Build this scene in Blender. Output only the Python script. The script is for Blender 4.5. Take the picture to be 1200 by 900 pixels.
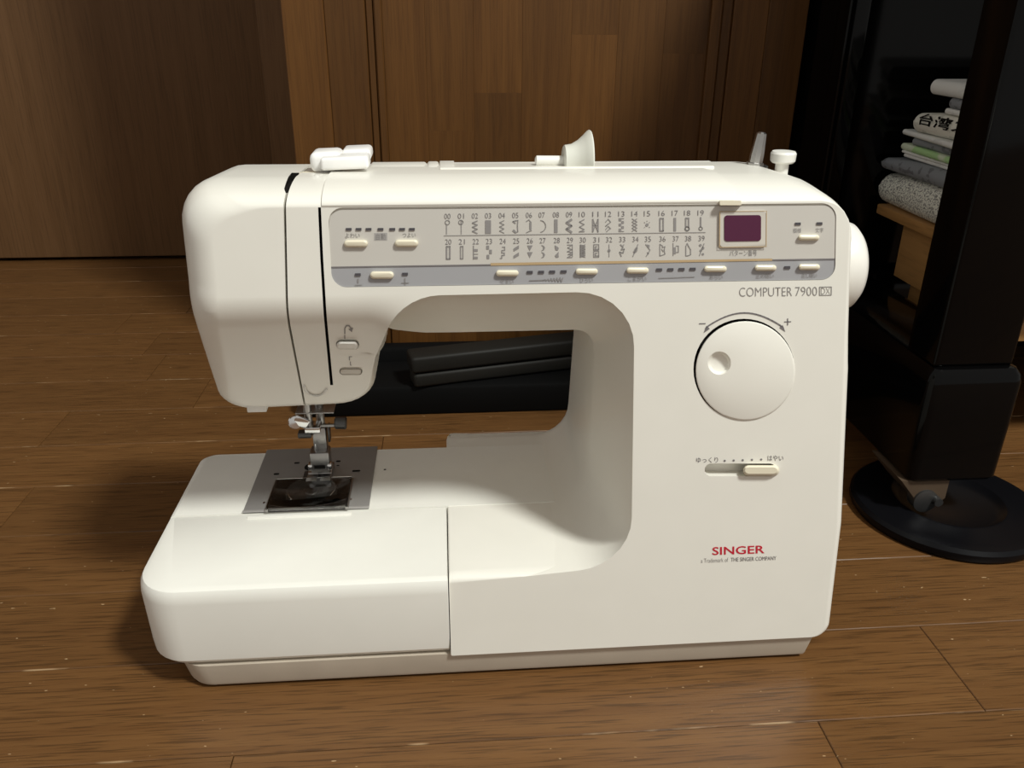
import bpy, bmesh, math, random
from mathutils import Vector, Matrix
from mathutils.geometry import tessellate_polygon
random.seed(7)
for o in list(bpy.data.objects): bpy.data.objects.remove(o)
SC = bpy.context.scene; COL = SC.collection
# ------------------------------------------------------------------ camera
FPX = 971.0
CAM = Vector((0, -.395, .38)); YAW, PITCH, ROLL = (math.radians(a) for a in (4.76, 24.3, .45))
FW = Vector((math.sin(YAW)*math.cos(PITCH), math.cos(YAW)*math.cos(PITCH), -math.sin(PITCH)))
_r0 = Vector((math.cos(YAW), -math.sin(YAW), 0)); _u0 = _r0.cross(FW)
RT = _r0*math.cos(ROLL)+_u0*math.sin(ROLL); UP = -_r0*math.sin(ROLL)+_u0*math.cos(ROLL)
cd = bpy.data.cameras.new('camera'); cam = bpy.data.objects.new('camera', cd); COL.objects.link(cam)
cd.sensor_width = 36; cd.lens = FPX/1200*36; cd.clip_start = .01
m = Matrix.Identity(4)
for i in range(3): m[i][0] = RT[i]; m[i][1] = UP[i]; m[i][2] = -FW[i]; m[i][3] = CAM[i]
cam.matrix_world = m; SC.camera = cam
# ------------------------------------------------------------------ light
W = bpy.data.worlds.new('world'); SC.world = W; W.use_nodes = True
bg = W.node_tree.nodes['Background']; bg.inputs[0].default_value = (1.0, .965, .90, 1); bg.inputs[1].default_value = .46
ld = bpy.data.lights.new('ceiling_lamp_light', 'AREA'); ld.shape = 'DISK'; ld.size = .36; ld.energy = 70; ld.color = (.985, 1.0, .945)
lo = bpy.data.objects.new('ceiling_lamp_light', ld); COL.objects.link(lo)
lo.location = (1.12, -1.02, 2.32)
lo.rotation_euler = (Vector((0.05, .2, .1))-lo.location).to_track_quat('-Z', 'Y').to_euler()
SC.view_settings.view_transform = 'Standard'; SC.view_settings.look = 'None'
SC.view_settings.exposure = 0.0; SC.view_settings.gamma = 1.0; SC.view_settings.use_curve_mapping = False

# ------------------------------------------------------------------ measuring helpers (photo pixel -> point at a known depth)
def ray(px, py): return FW + RT*((px-600)/FPX) - UP*((py-450)/FPX)
def atY(px, py, Y): d = ray(px, py); return CAM + d*((Y-CAM.y)/d.y)
def atZ(px, py, z): d = ray(px, py); return CAM + d*((z-CAM.z)/d.z)
def atX(px, py, x): d = ray(px, py); return CAM + d*((x-CAM.x)/d.x)
def clamp(v, a=0., b=1.): return max(a, min(b, v))
def sstep(a, b, v): t = clamp((v-a)/(b-a)); return t*t*(3-2*t)

# ------------------------------------------------------------------ materials
def nodes(name):
    M = bpy.data.materials.new(name); M.use_nodes = True
    nt = M.node_tree; return M, nt, nt.nodes['Principled BSDF']
def plain(name, col, rough=.4, metal=0., spec=.5, bump=0., bscale=300, coat=0., trans=0., var=.03):
    M, nt, b = nodes(name)
    b.inputs['Roughness'].default_value = rough; b.inputs['Metallic'].default_value = metal
    b.inputs['Specular IOR Level'].default_value = spec; b.inputs['Coat Weight'].default_value = coat
    b.inputs['Transmission Weight'].default_value = trans
    tc = nt.nodes.new('ShaderNodeTexCoord'); n = nt.nodes.new('ShaderNodeTexNoise'); n.inputs['Scale'].default_value = 35; n.inputs['Detail'].default_value = 4
    nt.links.new(tc.outputs['Object'], n.inputs['Vector'])
    r = nt.nodes.new('ShaderNodeValToRGB'); r.color_ramp.elements[0].position = .3; r.color_ramp.elements[1].position = .7
    r.color_ramp.elements[0].color = tuple(c*(1-var) for c in col)+(1,); r.color_ramp.elements[1].color = tuple(min(1, c*(1+var)) for c in col)+(1,)
    nt.links.new(n.outputs['Fac'], r.inputs['Fac']); nt.links.new(r.outputs['Color'], b.inputs['Base Color'])
    if bump:
        n2 = nt.nodes.new('ShaderNodeTexNoise'); n2.inputs['Scale'].default_value = bscale; bp = nt.nodes.new('ShaderNodeBump')
        bp.inputs['Strength'].default_value = bump; bp.inputs['Distance'].default_value = .001
        nt.links.new(tc.outputs['Object'], n2.inputs['Vector']); nt.links.new(n2.outputs['Fac'], bp.inputs['Height']); nt.links.new(bp.outputs['Normal'], b.inputs['Normal'])
    return M
def wood(name, dark, light, stretch, rough=.4, rnd=.25, pores=.35, wear=False, grain=1.0, spec=.5):
    M, nt, b = nodes(name); N = nt.nodes.new; L = nt.links.new
    tc = N('ShaderNodeTexCoord'); oi = N('ShaderNodeObjectInfo')
    mul = N('ShaderNodeVectorMath'); mul.operation = 'MULTIPLY'; mul.inputs[1].default_value = (3.1, 5.7, 4.3)
    L(oi.outputs['Random'], mul.inputs[0])
    add = N('ShaderNodeVectorMath'); L(tc.outputs['Object'], add.inputs[0]); L(mul.outputs[0], add.inputs[1])
    mp = N('ShaderNodeMapping'); mp.inputs['Scale'].default_value = stretch; L(add.outputs[0], mp.inputs['Vector'])
    n1 = N('ShaderNodeTexNoise'); n1.inputs['Scale'].default_value = 1.0*grain; n1.inputs['Detail'].default_value = 7; n1.inputs['Roughness'].default_value = .62; n1.inputs['Distortion'].default_value = .6
    L(mp.outputs[0], n1.inputs['Vector'])
    r1 = N('ShaderNodeValToRGB'); r1.color_ramp.elements[0].position = .32; r1.color_ramp.elements[1].position = .68
    r1.color_ramp.elements[0].color = dark+(1,); r1.color_ramp.elements[1].color = light+(1,)
    L(n1.outputs['Fac'], r1.inputs['Fac'])
    mp2 = N('ShaderNodeMapping'); mp2.inputs['Scale'].default_value = tuple(s*6.5 if s > 40 else s*6 for s in stretch); L(add.outputs[0], mp2.inputs['Vector'])
    n2 = N('ShaderNodeTexNoise'); n2.inputs['Scale'].default_value = 1.0*grain; n2.inputs['Detail'].default_value = 3
    L(mp2.outputs[0], n2.inputs['Vector'])
    r2 = N('ShaderNodeValToRGB'); r2.color_ramp.elements[0].position = .36; r2.color_ramp.elements[1].position = .48
    r2.color_ramp.elements[0].color = (1-pores,)*3+(1,); r2.color_ramp.elements[1].color = (1, 1, 1, 1); L(n2.outputs['Fac'], r2.inputs['Fac'])
    mx = N('ShaderNodeMix'); mx.data_type = 'RGBA'; mx.blend_type = 'MULTIPLY'; mx.inputs['Factor'].default_value = 1
    L(r1.outputs[0], mx.inputs['A']); L(r2.outputs[0], mx.inputs['B'])
    mr = N('ShaderNodeMapRange'); mr.inputs['To Min'].default_value = 1-rnd; mr.inputs['To Max'].default_value = 1+rnd*.8
    L(oi.outputs['Random'], mr.inputs['Value'])
    hs = N('ShaderNodeHueSaturation'); L(mx.outputs['Result'], hs.inputs['Color']); L(mr.outputs[0], hs.inputs['Value'])
    out = hs.outputs['Color']
    if wear:   # pale chips and scratches, mostly along the long joints
        sp = N('ShaderNodeSeparateXYZ'); L(tc.outputs['Generated'], sp.inputs[0])
        a = N('ShaderNodeMath'); a.operation = 'SUBTRACT'; L(sp.outputs['Y'], a.inputs[0]); a.inputs[1].default_value = .5
        ab = N('ShaderNodeMath'); ab.operation = 'ABSOLUTE'; L(a.outputs[0], ab.inputs[0])
        ed = N('ShaderNodeMapRange'); ed.inputs['From Min'].default_value = .488; ed.inputs['From Max'].default_value = .498; L(ab.outputs[0], ed.inputs['Value'])
        mp3 = N('ShaderNodeMapping'); mp3.inputs['Scale'].default_value = (22, 60, 1); L(add.outputs[0], mp3.inputs['Vector'])
        n3 = N('ShaderNodeTexNoise'); n3.inputs['Scale'].default_value = 1; n3.inputs['Detail'].default_value = 3; L(mp3.outputs[0], n3.inputs['Vector'])
        c3 = N('ShaderNodeMapRange'); c3.inputs['From Min'].default_value = .58; c3.inputs['From Max'].default_value = .68; L(n3.outputs['Fac'], c3.inputs['Value'])
        e2 = N('ShaderNodeMath'); e2.operation = 'MULTIPLY'; L(ed.outputs[0], e2.inputs[0]); L(c3.outputs[0], e2.inputs[1])
        mp4 = N('ShaderNodeMapping'); mp4.inputs['Scale'].default_value = (170, 420, 1); L(add.outputs[0], mp4.inputs['Vector'])
        n4 = N('ShaderNodeTexNoise'); n4.inputs['Scale'].default_value = 1; n4.inputs['Detail'].default_value = 1; L(mp4.outputs[0], n4.inputs['Vector'])
        c4 = N('ShaderNodeMapRange'); c4.inputs['From Min'].default_value = .775; c4.inputs['From Max'].default_value = .80; L(n4.outputs['Fac'], c4.inputs['Value'])
        mxx = N('ShaderNodeMath'); mxx.operation = 'MAXIMUM'; L(e2.outputs[0], mxx.inputs[0]); L(c4.outputs[0], mxx.inputs[1])
        sc = N('ShaderNodeMath'); sc.operation = 'MULTIPLY'; L(mxx.outputs[0], sc.inputs[0]); sc.inputs[1].default_value = .6
        m2 = N('ShaderNodeMix'); m2.data_type = 'RGBA'; L(sc.outputs[0], m2.inputs['Factor']); L(out, m2.inputs['A']); m2.inputs['B'].default_value = (.62, .43, .24, 1)
        out = m2.outputs['Result']
    L(out, b.inputs['Base Color']); b.inputs['Roughness'].default_value = rough; b.inputs['Specular IOR Level'].default_value = spec
    bp = N('ShaderNodeBump'); bp.inputs['Strength'].default_value = .25; bp.inputs['Distance'].default_value = .0006
    L(n2.outputs['Fac'], bp.inputs['Height']); L(bp.outputs[0], b.inputs['Normal'])
    return M
def paper(name, base, ink, scale=(60, 400, 330), amount=.5):
    M, nt, b = nodes(name); N = nt.nodes.new; L = nt.links.new
    tc = N('ShaderNodeTexCoord'); mp = N('ShaderNodeMapping'); mp.inputs['Scale'].default_value = scale; L(tc.outputs['Object'], mp.inputs['Vector'])
    n = N('ShaderNodeTexNoise'); n.inputs['Scale'].default_value = 1; n.inputs['Detail'].default_value = 2; L(mp.outputs[0], n.inputs['Vector'])
    r = N('ShaderNodeValToRGB'); r.color_ramp.elements[0].position = amount-.02; r.color_ramp.elements[1].position = amount+.03
    r.color_ramp.elements[0].color = ink+(1,); r.color_ramp.elements[1].color = base+(1,); L(n.outputs['Fac'], r.inputs['Fac'])
    L(r.outputs[0], b.inputs['Base Color']); b.inputs['Roughness'].default_value = .8
    return M
CREAM = (.835, .815, .745)
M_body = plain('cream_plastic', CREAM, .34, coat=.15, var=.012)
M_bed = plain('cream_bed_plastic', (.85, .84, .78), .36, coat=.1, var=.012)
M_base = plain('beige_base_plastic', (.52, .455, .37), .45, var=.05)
M_button = plain('ivory_button', (.80, .74, .58), .35)
M_white = plain('white_plastic', (.82, .81, .76), .35)
M_clearwhite = plain('translucent_white_plastic', (.90, .89, .87), .3)
M_gap = plain('gap_black', (.012, .011, .010), .7, spec=.1)
M_pan1 = plain('panel_light_grey', (.60, .575, .53), .45, var=.01)
M_pan2 = plain('panel_blue_grey', (.375, .375, .39), .45, var=.01)
M_print = plain('print_grey', (.27, .255, .25), .6)
M_printd = plain('print_dark_grey', (.185, .17, .175), .6)
M_led = plain('indicator_dark', (.075, .07, .08), .4)
M_red = plain('print_red', (.56, .012, .035), .5)
M_screen = plain('display_purple', (.085, .012, .045), .25)
M_gold = plain('worn_gold_line', (.50, .36, .20), .5)
M_bez = plain('bezel_beige', (.62, .585, .52), .4)
M_steel = plain('steel', (.42, .41, .40), .32, metal=1., var=.05)
M_plate = plain('needle_plate_steel', (.30, .29, .28), .48, metal=.4, var=.04)
M_darksteel = plain('dark_steel', (.10, .10, .10), .35, metal=.8)
M_chrome = plain('chrome', (.78, .78, .78), .12, metal=1.)
M_clear = plain('clear_plastic', (.90, .90, .87), .03, trans=1., spec=.3)
M_silver = plain('satin_silver', (.62, .61, .60), .45, metal=.6)
M_clear2 = plain('clear_spindle', (.93, .93, .92), .08, trans=.75)
M_piano = plain('black_lacquer', (.0018, .0017, .0018), .09, spec=.15)
M_rubber = plain('black_moulded_plastic', (.004, .004, .005), .32, spec=.12)
M_tan = plain('bare_wood_tan', (.075, .048, .028), .6)
M_case1 = plain('case_dark_grey', (.014, .013, .011), .55, spec=.2)
M_case2 = plain('case_black', (.004, .004, .004), .6, spec=.1)
M_floor = wood('floor_oak', (.124, .0555, .0178), (.160, .0755, .0248), (5, 130, 130), rough=.36, rnd=.10, pores=.42, wear=True, spec=.35)
M_sub = plain('subfloor', (.03, .018, .01), .9)
M_cab = wood('cabinet_oak', (.080, .032, .0068), (.112, .047, .0104), (95, 95, 3.5), rough=.5, rnd=.22, pores=.15, spec=.25)
M_door = wood('door_walnut', (.142, .071, .028), (.175, .090, .038), (75, 75, 3), rough=.55, rnd=.05, pores=.15, spec=.3)
M_stool = wood('stool_pine', (.36, .185, .060), (.47, .255, .09), (60, 5, 60), rough=.45, rnd=.08, pores=.15)
M_news = paper('newsprint', (.82, .82, .73), (.24, .24, .22), (320, 620, 700), .46)
M_news2 = paper('newsprint_plain', (.82, .81, .72), (.66, .66, .58), (90, 90, 200), .42)
M_grey = paper('grey_bag', (.25, .265, .285), (.15, .155, .17), (90, 120, 160), .38)
M_sheet = paper('white_sheet', (.80, .81, .78), (.70, .71, .69), (40, 40, 100), .4)
M_green = paper('green_sheet', (.42, .66, .30), (.66, .74, .56), (25, 25, 40), .5)

# ------------------------------------------------------------------ object helpers
def link(name, mesh, mat=None, parent=None, root_loc=None):
    o = bpy.data.objects.new(name, mesh); COL.objects.link(o)
    if mat is not None:
        for mm in (mat if isinstance(mat, (list, tuple)) else [mat]): mesh.materials.append(mm)
    if parent is not None:
        o.parent = parent
        if parent.type == 'EMPTY': o.matrix_parent_inverse = Matrix.Translation(-parent.location)
    return o
def finish(bm, name, mat, parent=None, smooth=30, recalc=True):
    if recalc: bmesh.ops.recalc_face_normals(bm, faces=bm.faces[:])
    me = bpy.data.meshes.new(name); bm.to_mesh(me); bm.free()
    if smooth:
        for p in me.polygons: p.use_smooth = True
        me.set_sharp_from_angle(angle=math.radians(smooth))
    return link(name, me, mat, parent)
def thing(name, label, cat, loc, group=None):
    o = bpy.data.objects.new(name, None); COL.objects.link(o); o.location = loc; o.empty_display_size = .05
    o['label'] = label; o['category'] = cat
    if group: o['group'] = group
    return o
def tag(o, label, cat, group=None):
    o['label'] = label; o['category'] = cat
    if group: o['group'] = group
    return o
def add_box(bm, x0, x1, y0, y1, z0, z1, bev=0., seg=2, rot=None, pivot=None):
    vs = [bm.verts.new((x, y, z)) for z in (z0, z1) for y in (y0, y1) for x in (x0, x1)]
    fs = [bm.faces.new([vs[i] for i in f]) for f in ((0, 2, 3, 1), (4, 5, 7, 6), (0, 1, 5, 4), (2, 6, 7, 3), (0, 4, 6, 2), (1, 3, 7, 5))]
    geom = vs
    if bev:
        es = list({e for f in fs for e in f.edges})
        res = bmesh.ops.bevel(bm, geom=es, offset=bev, segments=seg, affect='EDGES', profile=.5, clamp_overlap=True)
        geom = list({v for f in res['faces'] for v in f.verts} | {v for v in vs if v.is_valid})
    if rot is not None:
        c = pivot if pivot is not None else Vector(((x0+x1)/2, (y0+y1)/2, (z0+z1)/2))
        bmesh.ops.rotate(bm, cent=c, matrix=rot, verts=geom)
    return geom
def box(name, mat, parent, x0, x1, y0, y1, z0, z1, bev=0., seg=2, rot=None, pivot=None, smooth=30):
    bm = bmesh.new(); add_box(bm, x0, x1, y0, y1, z0, z1, bev, seg, rot, pivot); return finish(bm, name, mat, parent, smooth)
def add_lathe(bm, prof, origin, axis, n=32, caps=True):
    """prof: list of (distance along axis, radius)"""
    axis = Vector(axis).normalized(); q = Vector((0, 0, 1)).rotation_difference(axis); O = Vector(origin)
    rings = []
    for d, r in prof:
        rings.append([bm.verts.new(O + q @ Vector((r*math.cos(2*math.pi*k/n), r*math.sin(2*math.pi*k/n), d))) for k in range(n)])
    for a, b in zip(rings, rings[1:]):
        for k in range(n): bm.faces.new((a[k], a[(k+1) % n], b[(k+1) % n], b[k]))
    if caps: bm.faces.new(rings[0][::-1]); bm.faces.new(rings[-1])
def lathe(name, mat, parent, prof, origin, axis, n=32, smooth=35, caps=True):
    bm = bmesh.new(); add_lathe(bm, prof, origin, axis, n, caps); return finish(bm, name, mat, parent, smooth)
def add_tube(bm, pts, r, n=8):
    pts = [Vector(p) for p in pts]; rings = []
    for i, p in enumerate(pts):
        t = (pts[min(i+1, len(pts)-1)]-pts[max(i-1, 0)]).normalized()
        q = Vector((0, 0, 1)).rotation_difference(t)
        rr = r[i] if isinstance(r, (list, tuple)) else r
        rings.append([bm.verts.new(p + q @ Vector((rr*math.cos(2*math.pi*k/n), rr*math.sin(2*math.pi*k/n), 0))) for k in range(n)])
    for a, b in zip(rings, rings[1:]):
        for k in range(n): bm.faces.new((a[k], a[(k+1) % n], b[(k+1) % n], b[k]))
    bm.faces.new(rings[0][::-1]); bm.faces.new(rings[-1])
def add_prism(bm, pts, depth_vec):
    """closed polygon pts (Vectors) extruded by depth_vec"""
    a = [bm.verts.new(p) for p in pts]; b = [bm.verts.new(Vector(p)+Vector(depth_vec)) for p in pts]; n = len(pts)
    bm.faces.new(a); bm.faces.new(b[::-1])
    for i in range(n): bm.faces.new((a[i], b[i], b[(i+1) % n], a[(i+1) % n]))
def rrect2(x0, x1, y0, y1, r, n=6):
    """rounded rectangle outline; r one radius or four (x0y0, x1y0, x1y1, x0y1)"""
    rs = r if isinstance(r, (list, tuple)) else (r,)*4
    out = []
    for (cx, cy, a0), rr in zip(((x0, y0, 180), (x1, y0, 270), (x1, y1, 0), (x0, y1, 90)), rs):
        ox = cx+rr if cx == x0 else cx-rr; oy = cy+rr if cy == y0 else cy-rr
        for k in range(n+1):
            a = math.radians(a0+90*k/n); out.append((ox+rr*math.cos(a), oy+rr*math.sin(a)))
    return out
def loft_block(name, mat, parent, x0, x1, y0, y1, levels, r, n=6, smooth=30):
    """levels: (z, inset) rings of a rounded rectangle"""
    bm = bmesh.new(); rings = []
    rs = r if isinstance(r, (list, tuple)) else (r,)*4
    for z, ins in levels:
        i4 = ins if isinstance(ins, (list, tuple)) else (ins,)*4
        rings.append([bm.verts.new((x, y, z)) for x, y in rrect2(x0+i4[0], x1-i4[1], y0+i4[2], y1-i4[3], [max(.0004, q-max(i4)*.6) for q in rs], n)])
    for a, b in zip(rings, rings[1:]):
        k = len(a)
        for i in range(k): bm.faces.new((a[i], a[(i+1) % k], b[(i+1) % k], b[i]))
    bm.faces.new(rings[0][::-1]); bm.faces.new(rings[-1])
    return finish(bm, name, mat, parent, smooth)

# ================================================================== the setting
# floor: real planks 75.5 mm wide running along X
fl = bpy.data.meshes.new('floor'); bm = bmesh.new(); add_box(bm, -1.7, 1.9, -1.2, 1.25, -.05, -.012); bm.to_mesh(fl); bm.free()
floor = link('floor', fl, M_sub); floor['kind'] = 'structure'
J0, PW = .0276, .0755
rows = range(-16, 14)
for k in rows:
    ya, yb = J0+PW*k, min(J0+PW*(k+1), .9745)
    known = {-1: [-.58, .3147, 1.05], -2: [-.92, -.1253, .211, .92], 0: [-.70, .62], 1: [-.95, .02, 1.1]}.get(k)
    if known is None:
        x = -1.65+random.uniform(.2, .8); known = []
        while x < 1.8:
            known.append(x); x += random.choice((.606, .909, .909))
    xs = [-1.7]+known+[1.9]
    for xa, xb in zip(xs, xs[1:]):
        g = .0002
        me = bpy.data.meshes.new('plank'); bm = bmesh.new(); b = .0005
        X0, X1, Y0, Y1 = xa+g, xb-g, ya+g, yb-g
        lo_ = [bm.verts.new(p) for p in ((X0, Y0, -.012), (X1, Y0, -.012), (X1, Y1, -.012), (X0, Y1, -.012))]
        mi_ = [bm.verts.new((v.co.x, v.co.y, -b)) for v in lo_]
        hi_ = [bm.verts.new(p) for p in ((X0+b, Y0+b, 0), (X1-b, Y0+b, 0), (X1-b, Y1-b, 0), (X0+b, Y1-b, 0))]
        for A, B in ((lo_, mi_), (mi_, hi_)):
            for i in range(4): bm.faces.new((A[i], A[(i+1) % 4], B[(i+1) % 4], B[i]))
        bm.faces.new(hi_); bm.to_mesh(me); bm.free()
        link('plank', me, M_floor, floor)
# recessed plain door at the far left
WY = .978
door = box('door_1', M_door, None, -1.65, -.02, WY, WY+.035, .006, 1.9, .002); door['kind'] = 'structure'
e = atY(338, 100, WY).x
box('stile', M_door, door, -.27, -.02, WY-.006, WY+.001, .006, 1.9, .0015)
wb = box('wall_back', M_door, None, -1.7, 1.9, WY+.06, WY+.12, 0, 1.9); wb['kind'] = 'structure'

# ================================================================== wooden cabinet behind the machine
CY = .47
cx0, cx1 = atY(338, 90, CY).x, atY(934, 90, CY).x
cab = thing('wooden_cabinet', 'tall brown wooden cabinet with framed board door behind the sewing machine', 'cabinet', ((cx0+cx1)/2, CY+.2, 0))
box('carcass', M_cab, cab, cx0, cx1, CY+.004, WY-.03, 0, 1.7, .002)
def px2x(px): return atY(px, 60, CY).x
Z_TOP = 1.7
def board(name, a, b, z0, z1, proud=.0, bev=.0008):
    return box(name, M_cab, cab, a+.00005, b-.00005, CY-proud, CY+.0045, z0, z1, bev, 1)
for a, b in ((338, 384), (384, 431), (853, 893), (893, 934)):
    board('stile', px2x(a) if a != 338 else cx0, px2x(b) if b != 934 else cx1, .0, Z_TOP, .006)
for a, b in ((431, 440.5), (440.5, 450), (828, 840.5), (840.5, 853)):
    board('moulding', px2x(a), px2x(b), .03, Z_TOP, .003 if a in (431, 840.5) else .0055, .0012)
cols = [450, 499, 555, 612, 669, 723, 777, 828]
cuts = [[], [153], [109], [], [40], [], [62]]
for i, (a, b) in enumerate(zip(cols, cols[1:])):
    zs = [.03]
    cut = [atY(600, c, CY).z for c in cuts[i]]
    zs += [z-.30 for z in cut if z-.30 > .06] + cut + [z+.42+.05*i for z in (cut or [.30+.03*i])] + [Z_TOP]
    zs = sorted(zs)
    for z0, z1 in zip(zs, zs[1:]): board('board', px2x(a), px2x(b), z0, z1, .0, .00012)
box('bottom_rail', M_cab, cab, px2x(431), px2x(853), CY-.004, CY+.0045, 0, .03, .001)

# ================================================================== piano at the right
PX = .366
piano = thing('upright_piano', 'black lacquered upright piano with front leg standing at the right edge', 'piano', (1.08, .42, 0))
PYF = .405
box('lower_panel', M_piano, piano, PX+.022, 1.75, PYF, PYF+.018, .14, .60, .002)
box('side_panel', M_piano, piano, PX, PX+.021, PYF-.012, .75, .05, 1.18, .003)
box('side_panel', M_piano, piano, 1.751, 1.775, PYF-.012, .75, .05, 1.18, .003)
box('bottom_rail', M_piano, piano, PX+.022, 1.75, PYF-.010, PYF+.02, .05, .139, .003)
box('back_frame', M_piano, piano, PX+.022, 1.75, .70, .75, .05, 1.17, .003)
box('top_lid', M_piano, piano, PX-.006, 1.78, PYF-.02, .755, 1.181, 1.205, .004)
box('upper_panel', M_piano, piano, PX+.022, 1.75, PYF+.03, PYF+.05, .70, 1.18, .003)
box('key_bed', M_piano, piano, PX-.004, 1.78, .015, PYF+.06, .601, .66, .006)
box('fallboard', M_piano, piano, PX+.02, 1.755, .05, PYF+.02, .661, .70, .006)
for lx in (.360, 1.72):
    # leg post (slightly tapered) standing on a toe block
    bm = bmesh.new(); gm = add_box(bm, lx+.003, lx+.066, .150, .190, .137, .602, .003, 3)
    finish(bm, 'leg', M_piano, piano)
    tb = loft_block('toe_block', M_piano, piano, lx-.001, lx+.074, .142, PYF-.013, [(.041, .003), (.044, .0005), (.09, 0), (.126, 0), (.132, .0015), (.1365, .005), (.138, .010)], .008)
    bx_ = lx+.038
    # caster: bare wooden mount, fork and wheel
    bm = bmesh.new(); p0 = [Vector((lx-.004, .146, .0415)), Vector((lx+.036, .146, .0415)), Vector((lx+.036, .146, .024)), Vector((lx+.026, .146, .014)), Vector((lx+.014, .146, .020))]
    add_prism(bm, p0, (0, .05, 0)); finish(bm, 'caster_mount', M_tan, piano)
    lathe('caster_wheel', M_darksteel, piano, [(0, .006), (.001, .010), (.012, .010), (.013, .006)], (lx+.019, .143, .0225), (0, 1, 0), 20)
    lathe('caster_axle', M_darksteel, piano, [(0, .0035), (.006, .0035)], (lx+.027, .139, .024), (0, 1, 0), 14)
cc = Vector((.411, .163, 0))
cup = lathe('caster_cup', M_rubber, None, [(0, .066), (.0, .0735), (.003, .0755), (.0075, .0755), (.0105, .073), (.0115, .066), (.0112, .050), (.0125, .046), (.0125, .0435), (.0105, .041), (.007, .036), (.006, 0.0005)], cc+Vector((0, 0, .0003)), (0, 0, 1), 64)
tag(cup, 'round black plastic caster cup on the floor under the piano leg', 'caster cup')
bm = bmesh.new()

# stool with newspapers under the keyboard
stool = thing('wooden_stool', 'small orange wooden stool under the piano with newspapers on top', 'stool', (.55, .30, 0))
SX = .430
box('seat', M_stool, stool, SX-.004, .74, .218, .392, .199, .2085, .0012)
box('apron', M_stool, stool, SX+.004, SX+.018, .232, .352, .147, .1985, .001)
box('apron', M_stool, stool, .712, .726, .232, .352, .147, .1985, .001)
box('apron', M_stool, stool, SX+.019, .711, .226, .238, .147, .1985, .001)
for lx in (SX+.008, .698):
    for ly in (.238, .318):
        box('leg', M_stool, stool, lx+.0105, lx+.0345, ly+.001, ly+.026, 0, .1985, .001)
box('rung', M_stool, stool, SX+.0445, .7075, .240, .262, .120, .138, .001)

def folded(name, mat, label, cat, z0, z1, y0, y1, x0, x1, layers=2, skew=0., bow=0., group='papers stacked on the stool'):
    """folded paper: rounded spine on the left, leaves opening to the right, slightly bowed"""
    bm = bmesh.new(); h = (z1-z0); n = 10
    prof = []
    for k in range(n+1):
        a = math.pi/2+math.pi*k/n; prof.append((x0+h*.45+h*.45*math.cos(a), z0+h/2+h/2*math.sin(a)))
    pts = prof + [(x1, z0)]
    for j in range(1, layers): zz = z0+h*j/layers; pts += [(x1, zz-h*.06), (x1-.004, zz), (x1, zz+h*.06)]
    pts += [(x1, z1)]
    ny = 7; rings = []
    for j in range(ny):
        t = j/(ny-1); y = y0+(y1-y0)*t; s = skew*(t-.5)
        rings.append([bm.verts.new((x+s, y, z + bow*((t-.5)**2*4)*(-1 if False else 1)*(1 if z > z0+h*.6 else 0)*-h*.5)) for x, z in pts])
    for a, b in zip(rings, rings[1:]):
        k = len(a)
        for i in range(k): bm.faces.new((a[i], a[(i+1) % k], b[(i+1) % k], b[i]))
    bm.faces.new(rings[0][::-1]); bm.faces.new(rings[-1])
    return tag(finish(bm, name, mat, None, 40), label, cat, group)
folded('newspaper', M_news, 'thick folded newspaper with small print, lowest on the stool', 'newspaper', .2087, .2415, .222, .396, SX-.006, .62, 4, .004, .25)
folded('plastic_bag', M_grey, 'dark grey crumpled bag lying on the lowest newspaper', 'bag', .2417, .2565, .225, .396, SX-.004, .60, 2, -.004, .6)
folded('paper_sheet', M_sheet, 'white folded paper sheet just above the grey bag', 'paper', .2567, .2600, .23, .372, SX+.002, .61, 2, .0)
folded('paper_sheet', M_sheet, 'thin white paper directly under the green leaflet', 'paper', .2602, .2625, .23, .375, SX+.001, .60, 2, .0)
folded('leaflet', M_green, 'pale green leaflet in the middle of the paper stack', 'leaflet', .2627, .2685, .23, .378, SX-.002, .61, 2, .006)
folded('paper_sheet', M_grey, 'grey folded paper between green leaflet and white sheet', 'paper', .2687, .2755, .23, .362, SX+.002, .60, 2, .0)
folded('paper_sheet', M_sheet, 'white paper sheet directly under the newspaper with large characters', 'paper', .2757, .2805, .23, .382, SX-.003, .61, 2, .01)
nw = folded('newspaper', M_news2, 'rolled newspaper with large black headline characters', 'newspaper', .2807, .3005, .232, .360, SX, .60, 3, -.004, .3)
def spine_text(name, st, par, y0, y1, z0, z1, x0, za, zb, skew, ya, yb, mat):
    cu = bpy.data.curves.new('t', 'FONT'); cu.body = st; cu.size = 1; cu.offset = .02; cu.resolution_u = 2
    to = bpy.data.objects.new('t', cu); COL.objects.link(to)
    dg = bpy.context.evaluated_depsgraph_get(); dg.update(); me = bpy.data.meshes.new_from_object(to.evaluated_get(dg))
    bpy.data.objects.remove(to); bpy.data.curves.remove(cu)
    xs = [v.co.x for v in me.vertices]; ys = [v.co.y for v in me.vertices]; h = zb-za; ax, bx, ay, by = min(xs), max(xs), min(ys), max(ys)
    for v in me.vertices:
        u = (v.co.x-ax)/(bx-ax); w = (v.co.y-ay)/(by-ay)
        y = y0+(y1-y0)*u; z = z0+(z1-z0)*w; q = clamp((z-(za+h/2))/(h/2), -.98, .98)
        v.co = (x0+h*.45-h*.45*math.sqrt(1-q*q)-.0005+skew*((y-ya)/(yb-ya)-.5), y, z)
    me.name = name; return link(name, me, mat, par)
spine_text('headline', '台湾ス', nw, .352, .280, .2885, .2985, SX, .2807, .3005, -.004, .232, .360, M_gap)
folded('envelope', M_sheet, 'small white envelope under the topmost paper of the stack', 'envelope', .3007, .3055, .232, .322, SX+.003, .58, 2, 0)
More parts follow.
